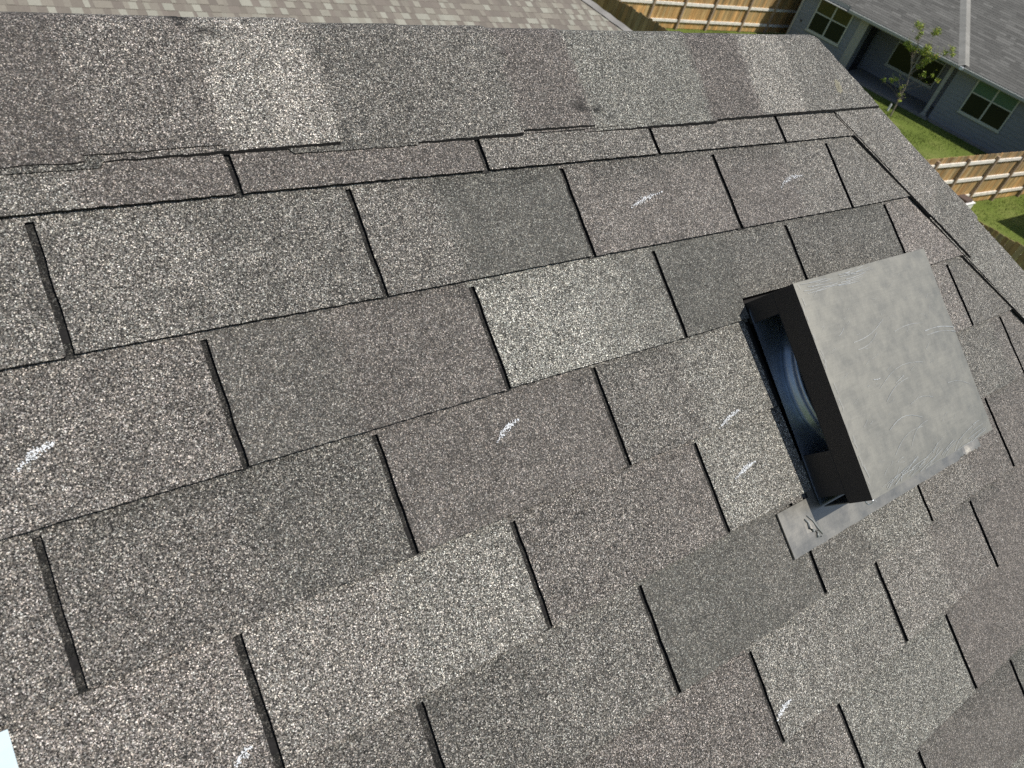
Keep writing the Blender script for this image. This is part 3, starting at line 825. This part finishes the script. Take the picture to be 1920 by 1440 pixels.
# ------------------------------------------------------------------ neighbour roof at the top left
no = empty('neighbor_house', (5, 12.5, 0), 'house with mottled mauve and pale grey shingle hip roof beyond the ridge, top left', 'house')
NI = Matrix.Translation((-5, -12.5, 0))
kk = .4045
def nz_(y): return 4.0088 + kk*(y-12.3486)
YE = 8.6
def hipx(y): return 13.507 + (12.581 - y)
nm = MB(); rd = random.Random(77)
row = .143*.927; y = YE; cols = [(.62, .58, .56), (.66, .62, .59), (.76, .73, .69), (.84, .81, .76), (.94, .94, .88), (1.06, 1.09, 1.03), (.66, .61, .59)]
while y < 17.0:
    x = -6 - rd.random()*.3
    while x < hipx(y):
        wd = rd.uniform(.05, .17); base = rd.choice(cols); v_ = rd.uniform(.93, 1.07); c = tuple(q*v_ for q in base) + (1,)
        up = .008 if base[0] > .8 else .003
        b_ = min(x+wd, hipx(y))
        if b_ > x:
            nm.poly([(x, y, nz_(y)+up), (b_, y, nz_(y)+up), (b_, y+row, nz_(y+row)), (x, y+row, nz_(y+row))], c)
            nm.poly([(x, y, nz_(y)-.003), (b_, y, nz_(y)-.003), (b_, y, nz_(y)+up), (x, y, nz_(y)+up)], (.5, .47, .45, 1))
        x += wd
    y += row
yr = 17.0
nm.poly([(hipx(yr), yr, nz_(yr)-.01), (hipx(YE), YE, nz_(YE)-.01), (hipx(YE), 2*yr-YE, nz_(YE)-.01)], (.9, .85, .8, 1))
nm.poly([(-6, yr, nz_(yr)), (hipx(yr), yr, nz_(yr)), (hipx(YE), 2*yr-YE, nz_(YE)), (-6, 2*yr-YE, nz_(YE))], (.9, .85, .8, 1))
nro = nm.build('roof', simple('laminated_shingle', (.26, .247, .22), .9, spec=.15, ns=60, amt=.12, attr=True), no, NI)
nh_ = MB(); pr = None; k = 0; y = YE
while y < 17:
    x = hipx(y); z = nz_(y); c = (rd.uniform(.7, .95),)*3+(1,)
    row_ = [nh_.vert((x-.17, y-.02, nz_(y)+.012+.008*(k % 2)), c), nh_.vert((x+.01, y+.01, z+.05+.012*(k % 2)), c), nh_.vert((x+.12, y+.14, z-.0), c)]
    if pr:
        for j in range(2): nh_.face(pr[j], row_[j], row_[j+1], pr[j+1])
    pr = row_; y += .12; k += 1
nh_.build('hip_cap', simple('grey_cap', (.27, .26, .245), .9, spec=.15, ns=40, amt=.15, attr=True), nro, Matrix.Identity(4))
nf = MB(); nf.box(-6, hipx(YE)-.02, YE-.03, YE+.02, nz_(YE)-.2, nz_(YE)-.02); nf.box(hipx(YE)-.02, hipx(YE)+.03, YE, 2*yr-YE, nz_(YE)-.2, nz_(YE)-.02); nf.build('fascia', TRIM, no, NI)
nw = MB(); nw.box(-5.5, hipx(YE)-.5, YE+.5, 2*yr-YE-.5, 0, nz_(YE)-.05); nw.build('wall', simple('buff_wall', (.42, .36, .29), .85, ns=8, amt=.1), no, NI)
# house to the south-east whose shadow falls on the lawn past the fence
sh = empty('tan_house', (36, 1, 0), 'tan house past the right edge that shades the lawn below the fence', 'house')
sw = MB(); sw.box(-5.4, 8, -6, 5.2, 0, 2.8); sw.build('wall', simple('tan_wall', (.45, .38, .30), .85, ns=8, amt=.1), sh, Matrix.Identity(4))
sr = MB()
q = [(-5.9, 5.7, 2.75), (8.5, 5.7, 2.75), (8.5, -6.5, 2.75), (-5.9, -6.5, 2.75)]; r0, r1_ = (.2, -.4, 5.4), (2.4, -.4, 5.4)
sr.poly([q[1], q[0], r0, r1_]); sr.poly([q[0], q[3], r0]); sr.poly([q[3], q[2], r1_, r0]); sr.poly([q[2], q[1], r1_]); sr.poly(q[::-1])
sr.build('roof', simple('brown_shingle', (.17, .15, .13), .9, ns=12, amt=.2), sh, Matrix.Identity(4))

# ------------------------------------------------------------------ young tree
TB = Vector((32.61, 14.48, 0)); tv = TB.normalized(); tn = Vector((-tv.y, tv.x, 0))
tree = empty('young_tree', TB, 'thin young tree with sparse light green leaves in front of the grey house', 'tree')
random.seed(15)
def TP(s, z, d=0.): return tn*s + tv*d + Vector((0, 0, z))
tk = MB()
BK = simple('grey_bark', (.30, .25, .20), .85, ns=20, amt=.25)
trunk = [(-.02, 0, 0), (.02, .55, .0), (.06, .99, .02), (.08, 1.3, .0), (.2, 1.7, .03), (.36, 2.1, .0), (.42, 2.5, -.03), (.62, 2.95, 0), (.78, 3.25, .0)]
tk.tube([TP(*q) for q in trunk], [.032, .028, .024, .021, .018, .015, .012, .008, .004], 7)
tips = []
def branch(p0, p1, r=.010, n=5, sub=2):
    a_, b_ = Vector(p0), Vector(p1); pts = []
    for k in range(n+1):
        f = k/n; pts.append(a_.lerp(b_, f) + Vector((random.gauss(0, .02), random.gauss(0, .02), .05*math.sin(math.pi*f)))*(0 if k in (0, n) else 1))
    tk.tube(pts, [r*(1-.75*k/n) for k in range(n+1)], 5)
    for k in range(sub):
        q = pts[random.randint(2, n-1)]; dv = (b_-a_).normalized()*random.uniform(.12, .3) + Vector((random.gauss(0, .1), random.gauss(0, .1), random.uniform(.02, .2)))
        tk.tube([q, q+dv*.5+Vector((0, 0, .01)), q+dv], [r*.45, r*.3, r*.12], 4); tips.append(q+dv)
CL = [(.88,3.22,.11),(.72,3.20,.13),(.60,3.0,.10),(.14,3.28,.15),(.20,3.15,.10),(.64,2.85,.09),(.82,2.52,.13),(.66,2.44,.11),(.50,2.5,.10),(.12,2.67,.16),(.17,2.5,.14),(-.05,2.55,.10),(-.29,2.51,.12),(-.04,2.17,.13),(-.1,2.34,.15),(.05,2.0,.10),
 (-.28,1.82,.08),(-.82,1.84,.08),(-.57,1.93,.05),(.63,1.18,.10),(.88,1.08,.06),(.50,1.28,.07),(.2,1.07,.07),(.10,.85,.06),(-.51,2.74,.09),(-.66,2.95,.12),(-.77,2.80,.08),(-.02,.66,.05)]
for s, z, r in CL:
    zz = max(.7, min(2.9, z - .45 - abs(s-.3)*.35))
    base = None
    for q0, q1 in zip(trunk[:-1], trunk[1:]):
        if q0[1] <= zz <= q1[1]:
            f = (zz-q0[1])/(q1[1]-q0[1]); base = TP(q0[0]+(q1[0]-q0[0])*f, zz, 0)
    branch(base, TP(s, z, random.uniform(-.35, .35)) , .011 if r > .1 else .007)
    CL[CL.index((s, z, r))] = (s, z, r)
tk.build('trunk', BK, tree, Matrix.Identity(4))
random.seed(16)
lf = MB()
def leaf(p, size):
    a_ = Vector((random.gauss(0, 1), random.gauss(0, 1), random.gauss(0, .5))).normalized(); b_ = a_.cross(Vector((random.gauss(0, 1), random.gauss(0, 1), random.gauss(0, 1)))).normalized()
    g_ = random.uniform(.6, 1.5); y_ = random.random()
    c = (g_*(1.0+.5*y_), g_*1.1, g_*.7, 1)
    if random.random() < .04: c = (2.6, 1.2, 1.6, 1)
    m0 = a_*size*.5 + a_.cross(b_)*size*.12
    lf.poly([p, p+m0-b_*size*.28, p+a_*size, p+m0+b_*size*.28], c)
for s, z, r in CL:
    for k in range(int(70*(r/.1)**2)+12):
        d = Vector((random.gauss(0, 1), random.gauss(0, 1), random.gauss(0, 1))).normalized()*r*random.random()**.45
        leaf(TP(s, z, random.uniform(-.12, .12)) + d, random.uniform(.04, .085))
for q in tips:
    for k in range(5): leaf(q + Vector((random.gauss(0, .03), random.gauss(0, .03), random.gauss(0, .03))), random.uniform(.03, .06))
LM = simple('leaf', (.19, .27, .045), .5, spec=.4, attr=True)
pn = LM.node_tree.nodes['Principled BSDF']; pn.inputs['Transmission Weight'].default_value = 0.0
pn.inputs['Subsurface Weight'].default_value = 0.0
lf.build('crown', LM, tree, Matrix.Identity(4))
# white marker stake
st = MB(); st.box(-.03, .03, -.03, .03, 0, .26); st.box(-.018, .018, -.018, .018, .26, .30)
o = st.build('marker_stake', simple('white_plastic', (.7, .72, .74), .5), None, Matrix.Translation((33.05, 14.88, 0)))
tag(o, 'short white stake standing in the grass left of the young tree', 'stake')
# white box by the fence
bx = empty('storage_box', (28.35, 8.82, 0), 'small white box with dark lid on the lawn against the cedar fence', 'box')
b1 = MB(); b1.box(-.55, .10, -.25, .20, 0, .34); b1.box(-.57, .12, -.27, .22, .34, .37); b1.build('body', simple('white_paint', (.8, .8, .78), .5), bx, Matrix.Identity(4))
b2 = MB(); b2.box(-.50, -.05, -.2, .15, .372, .46); b2.build('lid', simple('dark_brown_lid', (.09, .06, .05), .6), bx, Matrix.Identity(4))
print('verts', sum(len(o.data.vertices) for o in bpy.data.objects if o.type == 'MESH'))
